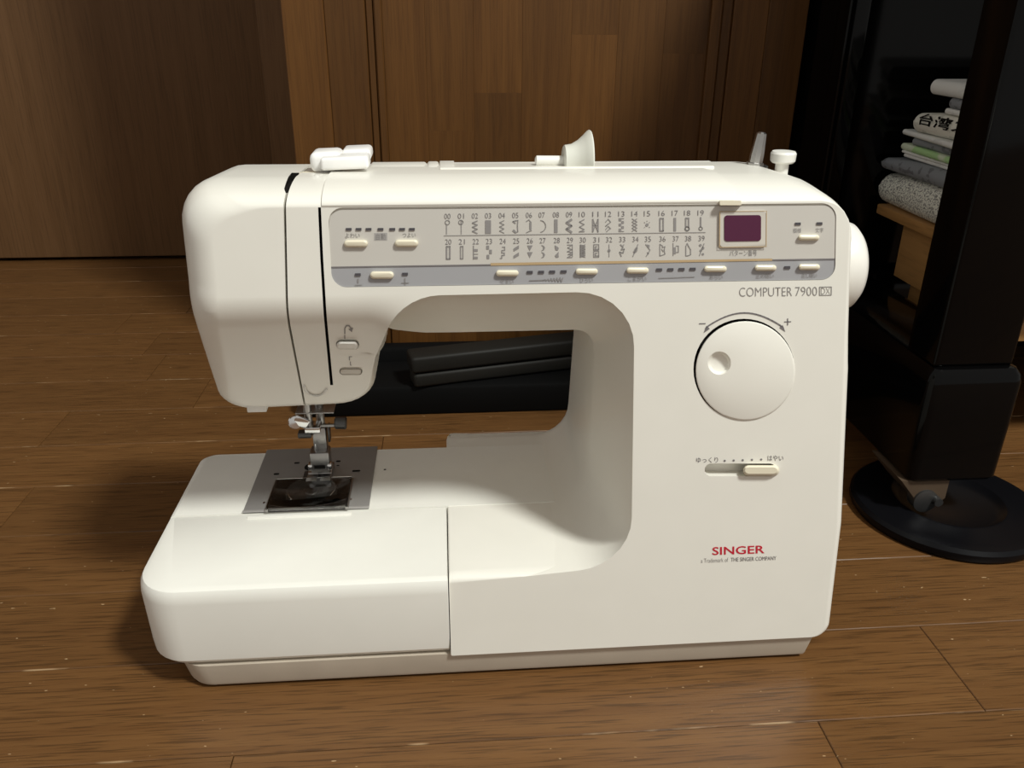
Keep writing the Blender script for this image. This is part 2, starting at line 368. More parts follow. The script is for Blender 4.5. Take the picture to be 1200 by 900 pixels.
folded('paper_sheet', M_grey, 'small rounded grey paper just below the topmost paper', 'paper', .3057, .3145, .232, .318, SX+.003, .58, 2, 0)
folded('paper_sheet', M_sheet, 'topmost white folded paper of the stack on the stool', 'paper', .3147, .3275, .232, .345, SX-.001, .60, 3, 0)

# flat black case behind the machine
case = thing('black_case', 'flat black case lying on the floor behind the sewing machine', 'case', (.05, .40, 0))
box('lower_shell', M_case2, case, -.150, .30, .372, .444, 0, .032, .004)
box('spine', M_case2, case, -.150, .30, .4445, .464, 0, .046, .004)
rz = Matrix.Rotation(math.radians(13), 3, 'Z'); pv = Vector((-.036, .363, 0))
# (raised lid resting askew on the lower shell)
box('lid', M_case1, case, -.036, .150, .365, .394, .0485, .066, .0035, 3, rz, pv)
box('tray', M_case1, case, -.034, .148, .366, .393, .0325, .0475, .0035, 3, rz, pv)

# ================================================================== sewing machine
sm = thing('sewing_machine', 'cream computerised sewing machine with grey control panel standing on the wooden floor', 'sewing machine', (.03, .09, 0))
ZB, ZS = .0755, .0196            # bed height, seam above the base
XT0, XT1 = -.046, -.008
def lean(z): return .020*(z-.0196)/.27
def tuck(x, z):
    t = (.246-z)/.072
    s = 0 if t <= 0 else (t*t/(2*.25) if t < .25 else t-.125)
    return (1-sstep(XT0, XT1, x))*.052*min(s, 1.1)
def Yf(x, z): return lean(z)+tuck(x, z)
def P(px, py, h=0.):
    """pixel -> point on the machine's front face, h metres proud of it"""
    Y = .01
    for _ in range(14):
        p = atY(px, py, Y-h); Y = .5*Y+.5*Yf(p.x, p.z)
    return atY(px, py, Y-h)
def xz(p): return (p.x, p.z)
def R_(px, py, Y): p = atY(px, py, Y); return (p.x, p.z)

ZT = .2995
sx = -.0032
xr_top = atY(996, 250, .03).x
# control points: (R point, R radius, F point, F radius, front depth, flare weight, back Y)
fb = lambda px, py: xz(P(px, py))
crease = .082
rw = atY(693, 480, crease).x
zt = atY(600, 391, crease).z
F8 = tuple(Vector(R_(431, 478, .064))+Vector((-.001, .005))); F9 = fb(440.0, 418)
ctrl = [
 ((sx, ZS-.0012),      .0010, (sx, ZS+.0002),       .0010, .003, 0, .188),
 ((.2365, ZS-.0012),   .0100, (.2315, ZS+.0004),    .0080, .005, 0, .165),
 (R_(986, 610, .012),  .0500, tuple(Vector(R_(986, 610, .012))-Vector((.006, 0))), .05, .010, 0, .160),
 (R_(993, 430, .020),  .0500, tuple(Vector(R_(993, 430, .020))-Vector((.006, 0))), .05, .010, 0, .150),
 ((xr_top+.001, ZT),   .0400, (xr_top-.006, .2905), .0160, .040, 0, .125),
 ((-.095, ZT), .0300, (-.0900, .2902), .0300, .040, 0, .125),
 ((atY(214, 245, .05).x, ZT), .0360, (atY(214, 245, .05).x+.022, .2830), .0240, .040, 0, .125),
 (R_(226, 315, .05),   .0600, tuple(Vector(R_(226, 315, .05))+Vector((.021, 0))), .05, .034, 0, .125),
 (R_(263, 478, .075),  .0150, tuple(Vector(R_(263, 478, .075))+Vector((.012, .006))), .014, .018, 0, .125),
 ((F8[0]+.0025, F8[1]-.0055),  .0260, F8, .024, .020, .2, .100),
 ((F9[0]+.0012, F9[1]-.0030),  .0340, F9,  .0340, .050, .6, .104),
 ((R_(459, 388, .092)[0], zt),.0200, fb(469, 347),         .0300, crease, 1, .125),
 ((rw, zt),            .0120, fb(744, 341),         .0320, crease, 1, .172),
 ((rw, ZB),            .0260, (atY(747, 600, .0).x, ZB+.003), .0330, crease, 1, .188),
 ((.040, ZB),          .0200, (.040, ZB-.0020),      .0200, .007, .25, .188),
 ((sx, ZB),            .0010, (sx, ZB-.0045),        .0010, .006, 0, .188),
]
def rounded_contour(pts, rad, na=7, ne=6):
    n = len(pts); arcs = []
    for i in range(n):
        p, a, b = Vector(pts[i]), Vector(pts[i-1]), Vector(pts[(i+1) % n])
        da, db = (a-p), (b-p); la, lb = da.length, db.length; da.normalize(); db.normalize()
        ang = da.angle(db); r = rad[i]; t = r/max(math.tan(ang/2), 1e-6); t = min(t, la*.48, lb*.48)
        s, e = p+da*t, p+db*t
        arc = []
        for k in range(na+1):      # quadratic blend towards the corner, close to an arc
            u = k/na; w_ = math.sin(ang/2)
            wa, wb, wc = (1-u)**2, 2*u*(1-u)*w_, u*u
            arc.append((s*wa+p*wb+e*wc)/(wa+wb+wc))
        arcs.append(arc)
    out, att = [], []
    for i in range(n):
        for q in arcs[i]: out.append(q); att.append((i, i, 0.))
        a, b = arcs[i][-1], arcs[(i+1) % n][0]
        for k in range(1, ne): u = k/ne; out.append(a.lerp(b, u)); att.append((i, (i+1) % n, u))
    return out, att
Rc, att = rounded_contour([c[0] for c in ctrl], [c[1] for c in ctrl])
Fc, _ = rounded_contour([c[2] for c in ctrl], [c[3] for c in ctrl])
def A(i, k):
    a, b, u = att[i]; return ctrl[a][k]*(1-u)+ctrl[b][k]*u
def build_body():
    bm = bmesh.new(); NV = len(Rc); rings = []
    steps = [0, .06, .14, .24, .36, .5, .64, .76, .87, .95, 1]
    def ring(f): rings.append([bm.verts.new(f(i)) for i in range(NV)])
    for t in steps:
        ph = t*math.pi/2
        def f(i):
            fl = A(i, 5); a = A(i, 4)
            g = math.sin(ph)*(1-fl)+fl*(t**1.12); h = (1-math.cos(ph))*(1-fl)+fl*t
            p = Fc[i].lerp(Rc[i], g); return (p.x, a*h, p.y)
        ring(f)
    def f(i): p = Rc[i]; return (p.x, .5*(A(i, 4)+A(i, 6)-.012), p.y)
    ring(f)
    cen = Vector((.06, .16))
    for d, ins in ((-.012, 0), (-.005, .0015), (-.001, .005), (0, .010)):
        def f(i):
            a, b = Rc[i-1], Rc[(i+1) % NV]; t = (b-a); nrm = Vector((-t.y, t.x)); nrm = nrm.normalized() if nrm.length > 0 else nrm
            p = Rc[i]+nrm*ins*.6; return (p.x, A(i, 6)+d, p.y)
        ring(f)
    for a, b in zip(rings, rings[1:]):
        for k in range(NV): bm.faces.new((a[k], a[(k+1) % NV], b[(k+1) % NV], b[k]))
    f0 = bm.faces.new(rings[0][::-1])
    for tri in tessellate_polygon([[Vector((p.x, p.y, 0)) for p in Rc]]): bm.faces.new([rings[-1][k] for k in tri])
    bmesh.ops.recalc_face_normals(bm, faces=bm.faces[:])
    for f in bmesh.ops.triangulate(bm, faces=[f0])['faces']: f.material_index = 3
    for z in [.262-.004*k_ for k_ in range(23)]:
        bmesh.ops.bisect_plane(bm, geom=bm.verts[:]+bm.edges[:]+bm.faces[:], plane_co=(0, 0, z), plane_no=(0, 0, 1), dist=1e-6)
    for k in range(1, 7):
        bmesh.ops.bisect_plane(bm, geom=bm.verts[:]+bm.edges[:]+bm.faces[:], plane_co=(XT0+(XT1-XT0)*k/7, 0, 0), plane_no=(1, 0, 0), dist=1e-6)
    return bm
def displace(bm):
    for v in bm.verts:
        x, y, z = v.co; w = clamp(1-y/.125)
        v.co.y = y+Yf(x, z)*w
        if z > .27: v.co.z -= .0045*clamp((v.co.y-.055)/.07)*clamp((z-.27)/.02)
# seam between the face cover and the body: plane through the Y axis direction
sa, sb = P(333.5, 235), P(357, 475)
def cut_half(bm, keep_left):
    d = Vector((sb.x-sa.x, 0, sb.z-sa.z)).normalized(); no = Vector((-d.z, 0, d.x))   # points to +x
    if no.x < 0: no = -no
    co = Vector((sa.x, 0, sa.z)) + no*(-.0006 if keep_left else .0006)
    r = bmesh.ops.bisect_plane(bm, geom=bm.verts[:]+bm.edges[:]+bm.faces[:], plane_co=co, plane_no=no, dist=1e-6, clear_outer=keep_left, clear_inner=not keep_left)
    es = [e for e in r['geom_cut'] if isinstance(e, bmesh.types.BMEdge)]
    bmesh.ops.contextual_create(bm, geom=es)
    bmesh.ops.triangulate(bm, faces=[f for f in bm.faces if len(f.verts) > 4])
def body_part(name, keep_left):
    bm = build_body(); cut_half(bm, keep_left); displace(bm)
    bmesh.ops.dissolve_degenerate(bm, dist=2e-6, edges=bm.edges[:])
    bmesh.ops.triangulate(bm, faces=[f for f in bm.faces if len(f.verts) > 4])
    bmesh.ops.recalc_face_normals(bm, faces=bm.faces[:])
    return finish(bm, name, [M_body, M_gap, M_bez, M_body], sm, 0, recalc=False)
body = body_part('body', False); cover = body_part('face_cover', True)

def prism_px(pts, h0, h1, mi=1):
    """cutter between heights h0 (outside) and h1 (inside) over the front face"""
    bm = bmesh.new(); a = [bm.verts.new(P(x, y, h0)) for x, y in pts]; b = [bm.verts.new(P(x, y)+Vector((0, -h1, 0))) for x, y in pts]
    n = len(pts); bm.faces.new(a); bm.faces.new(b[::-1])
    for i in range(n): bm.faces.new((a[i], b[i], b[(i+1) % n], a[(i+1) % n]))
    bmesh.ops.triangulate(bm, faces=bm.faces[:])
    bmesh.ops.recalc_face_normals(bm, faces=bm.faces[:])
    for f in bm.faces: f.material_index = mi
    return bm
def carve(obj, bm):
    me = bpy.data.meshes.new('cut'); bm.to_mesh(me); bm.free()
    for mm in (M_body, M_gap, M_bez, M_body): me.materials.append(mm)
    c = bpy.data.objects.new('cut', me); COL.objects.link(c)
    n0 = len(obj.data.polygons)
    for tr in range(8):
        c.location = (.00003*tr*(-1)**tr, .00002*tr, .00004*tr)
        md = obj.modifiers.new('b', 'BOOLEAN'); md.operation = 'DIFFERENCE'; md.object = c; md.solver = 'EXACT'
        dg = bpy.context.evaluated_depsgraph_get(); dg.update()
        ne = bpy.data.meshes.new_from_object(obj.evaluated_get(dg)); obj.modifiers.clear()
        if len(ne.polygons) > n0*.9:
            old = obj.data; obj.data = ne; bpy.data.meshes.remove(old); break
        bpy.data.meshes.remove(ne)
    else: print('CARVE FAILED', obj.name)
    bpy.data.objects.remove(c); bpy.data.meshes.remove(me)
def capsule(cx, cy, w, h, n=8, r=None):
    return [(x, y) for x, y in rrect2(cx-w/2, cx+w/2, cy-h/2, cy+h/2, min(w, h)/2*.98 if r is None else r, n)]
# panel outline in the photo's perspective: corner pixels, rounded
def quad_round(c, r, n=7):
    """c: TL TR BR BL pixel corners, r: radii in px for each"""
    out = []
    for i in range(4):
        p, a, b = Vector(c[i]), Vector(c[i-1]), Vector(c[(i+1) % 4]); da = (a-p).normalized(); db = (b-p).normalized()
        s, e_ = p+da*r[i], p+db*r[i]
        for k in range(n+1):
            u = k/n; w_ = .7071; wa, wb, wc = (1-u)**2, 2*u*(1-u)*w_, u*u
            q = (s*wa+p*wb+e_*wc)/(wa+wb+wc); out.append((q.x, q.y))
    return out
PANEL = [(384, 244), (981, 238.5), (979.5, 328.5), (389, 337.5)]
carve(body, prism_px(quad_round(PANEL, (17, 17, 17, 17)), .004, -.0011, 2))
dial_c, dial_r = (873.4, 434.6), 59.6
carve(body, prism_px([(dial_c[0]+dial_r*math.cos(a*math.pi/24), dial_c[1]+dial_r*1.0*math.sin(a*math.pi/24)) for a in range(48)], .004, -.0040, 1))
carve(body, prism_px(capsule(869.5, 553.5, 84, 15, 6), .004, -.009, 0))
# thread groove and thread slot
def groove_x(y): 
    k = [(215, 373.2), (240, 373.6), (300, 376.2), (370, 380.4), (415, 384.6), (455, 388.4)]
    for (ya, xa), (yb, xb) in zip(k, k[1:]):
        if y <= yb: return xa+(xb-xa)*(y-ya)/(yb-ya)
    return k[-1][1]
def groove_piece(ya, yb, n):
    ys = [ya+(yb-ya)*i/n for i in range(n+1)]; wd = 1.7
    return [(groove_x(y)-wd, y) for y in ys]+[(groove_x(y)+wd, y) for y in ys[::-1]]
for ya, yb, n in ((244, 330, 3), (329, 400, 6), (399, 453, 4)): carve(body, prism_px(groove_piece(ya, yb, n), .003, -.006, 1))
carve(cover, prism_px([(322, 234), (322.5, 222), (327, 213), (336, 208), (337, 250), (329, 243)], .03, -.05, 1))
for c_, s_ in (((407, 405), (27, 12)), ((411, 436), (27, 9))):
    carve(body, prism_px(capsule(*c_, *s_), .004, -.002, 0))
def front_normals(o):
    me = o.data
    for p in me.polygons: p.use_smooth = True
    me.set_sharp_from_angle(angle=math.radians(26))
    front = [p.index for p in me.polygons if p.material_index == 3]
    fv = {vi for i in front for vi in me.polygons[i].vertices}
    for vi in fv:      # settle the last fractions of a millimetre left by the cutting
        v = me.vertices[vi]; d = Yf(v.co.x, v.co.z)-v.co.y
        if abs(d) < 6e-4: v.co.y += d
    me.update()
    cn = [Vector(c.vector) for c in me.corner_normals]; h = 1e-4
    for p in me.polygons:
        isf = p.material_index == 3
        for li in p.loop_indices:
            vi = me.loops[li].vertex_index
            if vi not in fv: continue
            x, y, z = me.vertices[vi].co
            n = Vector(((Yf(x+h, z)-Yf(x-h, z))/(2*h), -1, (Yf(x, z+h)-Yf(x, z-h))/(2*h))).normalized()
            if isf or n.dot(p.normal) > .8: cn[li] = n
    me.normals_split_custom_set([tuple(v) for v in cn])
front_normals(body); front_normals(cover)

# added black core, no real machine part, so that the seams read black
core = box('seam_dark_core', M_gap, body, atY(300, 300, .06).x, atY(420, 300, .06).x, .080, .112, .19, .275, .002)

# ---- parts on the front face
def slab(name, mat, parent, pts, h0, h1, bev_px=0., smooth=30, dome=0.):
    """raised piece over the front face between heights h0 and h1 (pixel outline)"""
    bm = bmesh.new(); cx = sum(p[0] for p in pts)/len(pts); cy = sum(p[1] for p in pts)/len(pts); n = len(pts)
    def ring(h, ins):
        r = []
        for x, y in pts:
            d = Vector((x-cx, y-cy)); L = d.length; 
            sx_ = clamp(1-ins/max(abs(max(p[0] for p in pts)-cx), 1e-6), .05, 1); sy_ = clamp(1-ins/max(abs(max(p[1] for p in pts)-cy), 1e-6), .05, 1)
            r.append(bm.verts.new(P(cx+d.x*sx_, cy+d.y*sy_, h)))
        return r
    if bev_px: hs = [(h0, 0), (h1-(h1-h0)*.45, 0), (h1-(h1-h0)*.18, bev_px*.3), (h1, bev_px)]
    else: hs = [(h0, 0), (h1, 0)]
    rings = [ring(*q) for q in hs]
    for a, b in zip(rings, rings[1:]):
        for k in range(n): bm.faces.new((a[k], a[(k+1) % n], b[(k+1) % n], b[k]))
    bm.faces.new(rings[0][::-1]); bm.faces.new(rings[-1])
    return finish(bm, name, mat, parent, smooth)
def flat(name, mat, parent, polys, h):
    bm = bmesh.new()
    for pts in polys:
        f = bm.faces.new([bm.verts.new(P(x, y, h)) for x, y in pts])
    bmesh.ops.triangulate(bm, faces=bm.faces[:])
    for f in bm.faces:
        f.normal_update()
        if f.normal.y > 0: f.normal_flip()
    return finish(bm, name, mat, parent, 0, recalc=False)
def stroke(pts, w):
    """polyline -> list of quads (pixel space)"""
    out = []
    for a, b in zip(pts, pts[1:]):
        a, b = Vector(a), Vector(b); d = (b-a)
        if d.length < 1e-6: continue
        d.normalize(); n = Vector((-d.y, d.x))*w/2; e_ = d*w*.3
        out.append([tuple(a-e_+n), tuple(b+e_+n), tuple(b+e_-n), tuple(a-e_-n)])
    return out
def text(name, s, mat, parent, x0, x1, y0, y1, h, slope=0., shear=0., bold=0.):
    """flat lettering fitted to the pixel box x0..x1 (at the left/right ends), y0 top, y1 baseline"""
    cu = bpy.data.curves.new('t', 'FONT'); cu.body = s; cu.size = 1; cu.shear = shear; cu.offset = bold; cu.resolution_u = 3
    to = bpy.data.objects.new('t', cu); COL.objects.link(to)
    dg = bpy.context.evaluated_depsgraph_get(); dg.update(); me = bpy.data.meshes.new_from_object(to.evaluated_get(dg))
    bpy.data.objects.remove(to); bpy.data.curves.remove(cu)
    if not me.vertices: return None
    xs = [v.co.x for v in me.vertices]; ys = [v.co.y for v in me.vertices]
    ax, bx, ay, by = min(xs), max(xs), min(ys), max(ys)
    for v in me.vertices:
        u = (v.co.x-ax)/(bx-ax); w = (v.co.y-ay)/(by-ay)
        px = x0+(x1-x0)*u; py = y1+(y0-y1)*w+slope*(px-x0)
        v.co = P(px, py, h)
    me.name = name
    return link(name, me, mat, parent)

SL = -.0165                      # slope of the panel rows in the photo
upper = [(384, 244), (981, 238.5), (980, 303.5), (387, 313)]
lowerp = [(387, 313.6), (980, 304.1), (979.5, 328.5), (389, 337.5)]
panel = slab('control_panel', M_pan1, sm, quad_round([(385, 246.2), (979.8, 240.6), (978.8, 303.2), (387.2, 312.6)], (16, 16, .5, .5)), -.00105, -.0004)
strip = slab('button_strip', M_pan2, panel, quad_round([(387.4, 313.8), (978.8, 304.6), (978.2, 327.4), (389.6, 336.4)], (.5, .5, 16, 16)), -.00105, -.0005)
strip['label'] = 'blue grey strip with ivory buttons'
flat('divider_line', M_printd, panel, [[(387.3, 312.5), (575, 309.6), (575, 311.2), (387.3, 314.0)]], -.00025)
flat('divider_line', M_printd, panel, [[(905, 303.9), (978.9, 302.8), (978.9, 304.5), (905, 305.6)]], -.00025)
flat('divider_line', M_gold, panel, [[(575, 308.2), (905, 303.0), (905, 305.6), (575, 311.4)]], -.00026)
for cx, cy, w, h in ((417, 285.6, 28, 8.6), (476.3, 285.2, 27.5, 8.6), (447.6, 322.4, 28, 8.8), (594.5, 320.2, 26.5, 7.4), (687.6, 318.2, 26, 7.2), (747.2, 317, 26, 7.2), (838.4, 315.2, 26.5, 7.2), (897.2, 314, 25.5, 7.0), (948.4, 313, 25, 7.0), (948, 278.4, 24.5, 6.6)):
    slab('button', M_button, panel, capsule(cx, cy, w, h), -.0006, .0016, 2.2)
for x, y in [(v, 268.7) for v in (408.7, 420.3, 432, 446, 459.8, 471.3, 482.8)]+[(419.4, 321.8), (474.7, 321.1)]+[(621, 319), (634.3, 318.8), (647.3, 318.5), (660.7, 318.2)]+[(772.7, 316), (786, 315.8), (799, 315.5), (812, 315.2), (922.8, 313.4), (935.2, 262.3), (960.5, 262)]:
    slab('indicator_light', M_led, panel, [(x-3.3, y-1.5), (x+3.3, y-1.6), (x+3.3, y+1.4), (x-3.3, y+1.5)], -.0005, .0001)
slab('label_patch', plain('patch_grey', (.40, .385, .37), .5), panel, [(438.5, 273), (453.8, 272.8), (453.8, 281.6), (438.5, 281.8)], -.0005, -.0003)
for s, x0, x1, y0, y1 in (('よわい', 404.5, 421.5, 273.2, 279.2), ('自動', 440.5, 452, 273.6, 281), ('つよい', 471.5, 487, 272.8, 278.6), ('せまい', 586, 602, 327.2, 333), ('ひろい', 679.5, 695, 325.4, 331), ('こまかい', 736, 757.5, 323.8, 329.6), ('あらい', 831.5, 847, 322, 327.6), ('止め縫い', 886, 907, 320.6, 326.2), ('返し縫い', 939.5, 957.5, 320.0, 325.6), ('パターン番号', 855, 887, 293.4, 300.4), ('模様', 929.5, 939, 267.4, 273), ('文字', 955.5, 965, 267, 272.6)):
    text('lettering', s, M_print, panel, x0, x1, y0, y1, -.0002, SL)
# small presser marks on the strip
flat('stitch_symbol', M_print, panel, stroke([(419.6, 327), (419.6, 331)], 1.6)+stroke([(416, 334.2), (424, 334)], .8), -.0002)
flat('stitch_symbol', M_print, panel, stroke([(474.6, 326), (474.6, 334)], 1.2)+stroke([(470.5, 331.6), (479, 331.4)], .8), -.0002)
zz = [(620.5, 328.8), (637, 328.2)]+[(637+i*1.75, 328.1-.02*i+(-1)**i*min(2.4, .4+i*.2)) for i in range(14)]
flat('stitch_symbol', M_print, panel, stroke(zz, 1.0), -.0002)
flat('stitch_symbol', M_print, panel, stroke([(772, 326), (814, 324.4)], .8), -.0002)
# pattern chart
nx = [524.3, 540.1, 556.5, 572, 588.1, 603.9, 619.9, 634.9, 651.5, 666.9, 681.9, 697.8, 712.8, 728.2, 743.7, 758.3, 775.4, 790.9, 805.4, 821.2]
def circ(cx, cy, r, n=14, a0=0, a1=360): return [(cx+r*math.cos(math.radians(a0+(a1-a0)*k/n)), cy+r*math.sin(math.radians(a0+(a1-a0)*k/n))) for k in range(n+1)]
def zig(n, w, h=7.5): return [((-1)**k*w, -h+2*h*k/n) for k in range(n+1)]
def sw(pts, w=.9): return ('s', pts, w)
def fp(pts): return ('f', pts)
sq = lambda x0, y0, x1, y1: [(x0, y0), (x1, y0), (x1, y1), (x0, y1)]
greek = [sw(sq(-3, -7.5, 3, -1)+[(-3, -7.5)]), sw([(3, -2.2), (-1.2, -2.2), (-1.2, -5), (1.2, -5)]), sw(sq(-3, .5, 3, 7.5)+[(-3, .5)]), sw([(3, 5.8), (-1.2, 5.8), (-1.2, 3), (1.2, 3)])]
ICON = [
 [sw(circ(0, -6, 2.6)), sw([(-1, -3.4), (-1, 8)])], [sw(circ(0, -6, 2.6)), sw([(.4, -8), (.4, 8)])], [sw(zig(6, 2.8), 1.3)], [fp(sq(-3.4, -8, 3.4, 8))], [sw(zig(6, 2.6))],
 [sw([(-3, -6), (0, -7), (3, -7.5), (2.5, 0), (3, 6), (0, 7.5), (-3, 5)], 1.1), sw([(-2, 4), (0, 6)], 1.6), sw([(-2.5, -6), (0, -4)], 1.4)], [sw([(-3, -6), (0, -8), (2.5, -5)], 1.), fp(sq(.6, -5, 3, 4)), sw([(3, 5), (0, 6), (-3, 7.5)], 1.)],
 [sw(circ(-2.5, 0, 7.2, 12, -80, 80))], [fp(sq(-2, -8, 2, 8))], [sw(zig(4, 2.8), 2.6)],
 [sw(zig(5, 2.8), 1.0), sw([(-3, 7), (3, 7)], 1.)], [sw([(-3, -7.5), (3, 7.5)], .9), sw([(3, -7.5), (-3, 7.5)], .9), sw([(-3, -7.5), (-3, 7.5)], 1.6), sw([(3, -7.5), (3, 7.5)], 1.6), sw([(-3, 0), (3, 0)], 1.)],
 [sw([(-3, -4), (0, -7.5), (3, -4), (-3, 1), (0, -2)], .9), sw([(-3, 5), (0, 1), (3, 4)], .9), sw([(-2, 7.5), (2, 4)], .9)],
 [fp(sq(-3, -8, 0, -5)), fp(sq(0, -5, 3, -2)), fp(sq(-3, -2, 0, 1)), fp(sq(0, 1, 3, 4)), fp(sq(-3, 4, 0, 7)), sw([(-3, -8), (3, -8)], .8), sw([(-3, 7.4), (3, 7.4)], .8)],
 [sw(zig(4, 2.8)), sw([(-x, y) for x, y in zig(4, 2.8)])], [fp(circ(0, 0, 1.9)), sw([(0, -4), (0, -5)], .7), sw([(3.2, 3.2), (2.4, 2.4)], .7), sw([(-3.2, 3.2), (-2.4, 2.4)], .7), sw([(3.2, -3.2), (2.4, -2.4)], .7), sw([(-3.2, -3.2), (-2.4, -2.4)], .7)],
 [sw(sq(-1.9, -7.4, 1.9, 7.4)+[(-1.9, -7.4)], 1.6)], [fp(sq(-1.5, -8, 1.5, 8))], [sw([(-1.7, 3), (-1.7, -7.4), (1.7, -7.4), (1.7, 3)], 1.5), sw(circ(0, 5.2, 2.4), 1.4)], [sw([(0, -8), (0, 3)], 1.7), sw(circ(0, 5.2, 2.), 1.)],
 [sw(sq(-1.9, -7.4, 1.9, 7.4)+[(-1.9, -7.4)], 1.7)], [sw(sq(-1.4, -7.4, 1.4, 7.4)+[(-1.4, -7.4)], 1.2)], [sw([(-2.6, -8), (-2.6, 8)], 1.1), fp(sq(-2, -4, 2.4, -1)), fp(sq(-2, 5, 2.4, 8)), sw([(-2, 2), (2.6, 2)], .8)],
 [fp(sq(-3, -8, .2, -3.4)), fp(sq(.4, -3, 3.4, 2)), fp(sq(-2.6, 3, .4, 8))], [sw([(-3, 7.5), (-1, 7.5), (-1, 4), (2, 4), (2, 1), (-1, 1), (-1, -2), (2.4, -2), (2.4, -6), (-.4, -6)], 1.)],
 [fp([(-3, -4), (3.2, -8), (3.2, -4), (-3, -.5)]), fp([(-3, 4.5), (3.2, .5), (3.2, 4.5), (-3, 8)])], [fp([(-3, -7.5), (3.4, -7.5), (0, -1)]), fp([(-3, .5), (3.4, .5), (0, 7.5)])],
 [fp([(-2, -8), (1.4, -7), (3, -4.4), (1.6, -1.6), (-2, -.4), (.6, -3), (.6, -5.6)]), fp([(-2, .4), (1.4, 1.4), (3, 4), (1.6, 6.8), (-2, 8), (.6, 5.4), (.6, 2.8)])],
 [fp([(-2.4, -7.5), (0, -6), (2.4, -4), (1.4, -1), (-1.4, -1.4), (-2, -4)]), fp([(2.2, .4), (2, 4), (2.4, 7), (-1, 7.6), (-2.2, 5), (-.4, 3)])],
 [sw([(-3, -7.5), (3, -7.5), (-2.5, -4), (2.5, -2), (-3, .5), (3, 1.5), (-2, 4), (3, 4), (-3, 7.6), (2.6, 7.4)], .9), sw([(3, -7), (3, 7)], .7)],
 [sw(zig(8, 2.8), .9), sw([(-x, y) for x, y in zig(8, 2.8)], .9), sw([(-3, -7.5), (-3, 7.5)], .6)], greek, [sw([(0, -7.5), (0, 7.5)], .7), fp(circ(0, 0, 1.8))],
 [sw([(-2, -7), (1, -4), (-1, -1), (2.4, -1.6), (1, 3), (-3, 2), (-1, 7)], 1.3), sw([(1, -6), (2, -7)], 1.)], [fp([(-2.8, 2), (0, -3), (3, -3.6), (2, 1.4), (-1, 4)]), sw([(3, -7), (0, 0), (-3, 7.5)], .9)],
 [fp([(-1, -7), (2, -6), (2, -3.4), (0, -3)]), sw([(-2.6, -7), (2.6, 0), (-2, 7.5)], .9), fp([(-1, 2), (1.6, 3.6), (0, 6)])],
 [sw([(-3, 7), (-3, -7), (0, -5), (0, -3), (3, -4), (2, 0), (3, 5), (-1, 6.5), (-3, 7)], .9), sw([(-1, -1), (1, 2)], .9)], [sw([(-3, -8), (-3, 7)], .8), fp(sq(-2.6, -3, .2, 5)), sw([(.4, -4.6), (3.2, -4.6), (3.2, 3), (.6, 3)], .9)],
 [sw([(-2.6, 7.4), (-2.6, -4), (-1, -7.5), (.6, -4), (3, 0), (3, 6), (-.4, 7.4), (-2.6, 7.4)], 1.)], [fp(circ(-1.4, -5, 1.6)), fp(circ(1.6, -1.6, 1.7)), fp(circ(-.8, 1.4, 1.5)), sw([(-2.4, 7.4), (3, -7)], .9), fp(circ(1.6, 5.6, 1.4))],
]
for i in range(40):
    r_, c_ = divmod(i, 20); X = nx[c_]; dx = X-524.3
    sl = -.0138
    ny_ = (253.6 if r_ == 0 else 283.6)+sl*dx; iy = (266.6 if r_ == 0 else 296.2)+sl*dx*.95; X += r_*1.0
    text('stitch_number', '%02d' % i, M_printd, panel, X-3.6, X+3.6, ny_-3.2, ny_+3.0, -.0002, sl, 0, -.008)
    polys = []
    for it in ICON[i]:
        if it[0] == 's': polys += stroke([(X+a, iy+b*.98) for a, b in it[1]], it[2])
        else: polys.append([(X+a, iy+b*.98) for a, b in it[1]][:len(it[1])-(1 if it[1][0] == it[1][-1] else 0)])
    flat('stitch_symbol', M_print, panel, polys, -.00021)
flat('divider_line', M_print, panel, [[(520, 275.9), (827, 272.0), (827, 272.7), (520, 276.6)]], -.0002)
# display window
bz = slab('display_bezel', M_bez, panel, quad_round([(843, 247.6), (899, 247), (898.4, 289.6), (842.6, 290.4)], (5, 5, 5, 5)), -.0006, .0006, .8)
flat('bezel_line', M_gold, bz, [[(843.2, 248), (844.2, 248), (843.8, 290), (842.8, 290)], [(843, 289.4), (898.4, 288.6), (898.4, 289.5), (843, 290.3)], [(897.9, 247.5), (898.8, 247.5), (898.4, 289.5), (897.5, 289.5)], [(843.4, 247.6), (898.8, 247), (898.8, 247.7), (843.4, 248.4)]], .00075)
slab('display_screen', M_screen, bz, quad_round([(848.8, 252.4), (892, 252), (891.8, 282.4), (848.8, 283)], (3.5, 3.5, 3.5, 3.5)), .0002, .0009)
# lid latch
slab('lid_latch', M_button, sm, capsule(856, 237.8, 26, 6.5, 4, 1.5), -.001, .0035, .6)

# model name, brand and scale markings
text('lettering', 'COMPUTER', M_print, body, 866.3, 928.3, 337.0, 347.6, .0002, -.010, 0, -.012)
text('lettering', '7900', M_print, body, 932, 957.6, 336.2, 346.9, .0002, -.010, 0, -.012)
flat('lettering_frame', M_print, body, stroke([(960.5, 336.4), (974.4, 336.2), (974.2, 345.9), (960.5, 346.1), (960.5, 336.4)], .9), .0002)
text('lettering', 'DX', M_print, body, 962.2, 972.8, 337.4, 344.8, .0002, -.010, 0, -.015)
text('brand_lettering', 'SINGER', M_red, body, 834.8, 896, 641.2, 650.6, .0002, -.036, 0, .012)
text('lettering', 'a Trademark of', M_print, body, 821.5, 853.5, 654.6, 659.6, .0002, -.036, 0, -.01)
text('lettering', 'THE SINGER COMPANY', M_printd, body, 856.5, 909.8, 653.6, 658.2, .0002, -.036, 0, 0)
arc = [(874.0+60*math.cos(math.radians(a)), 432-64.5*math.sin(math.radians(a))) for a in range(42, 143, 4)]
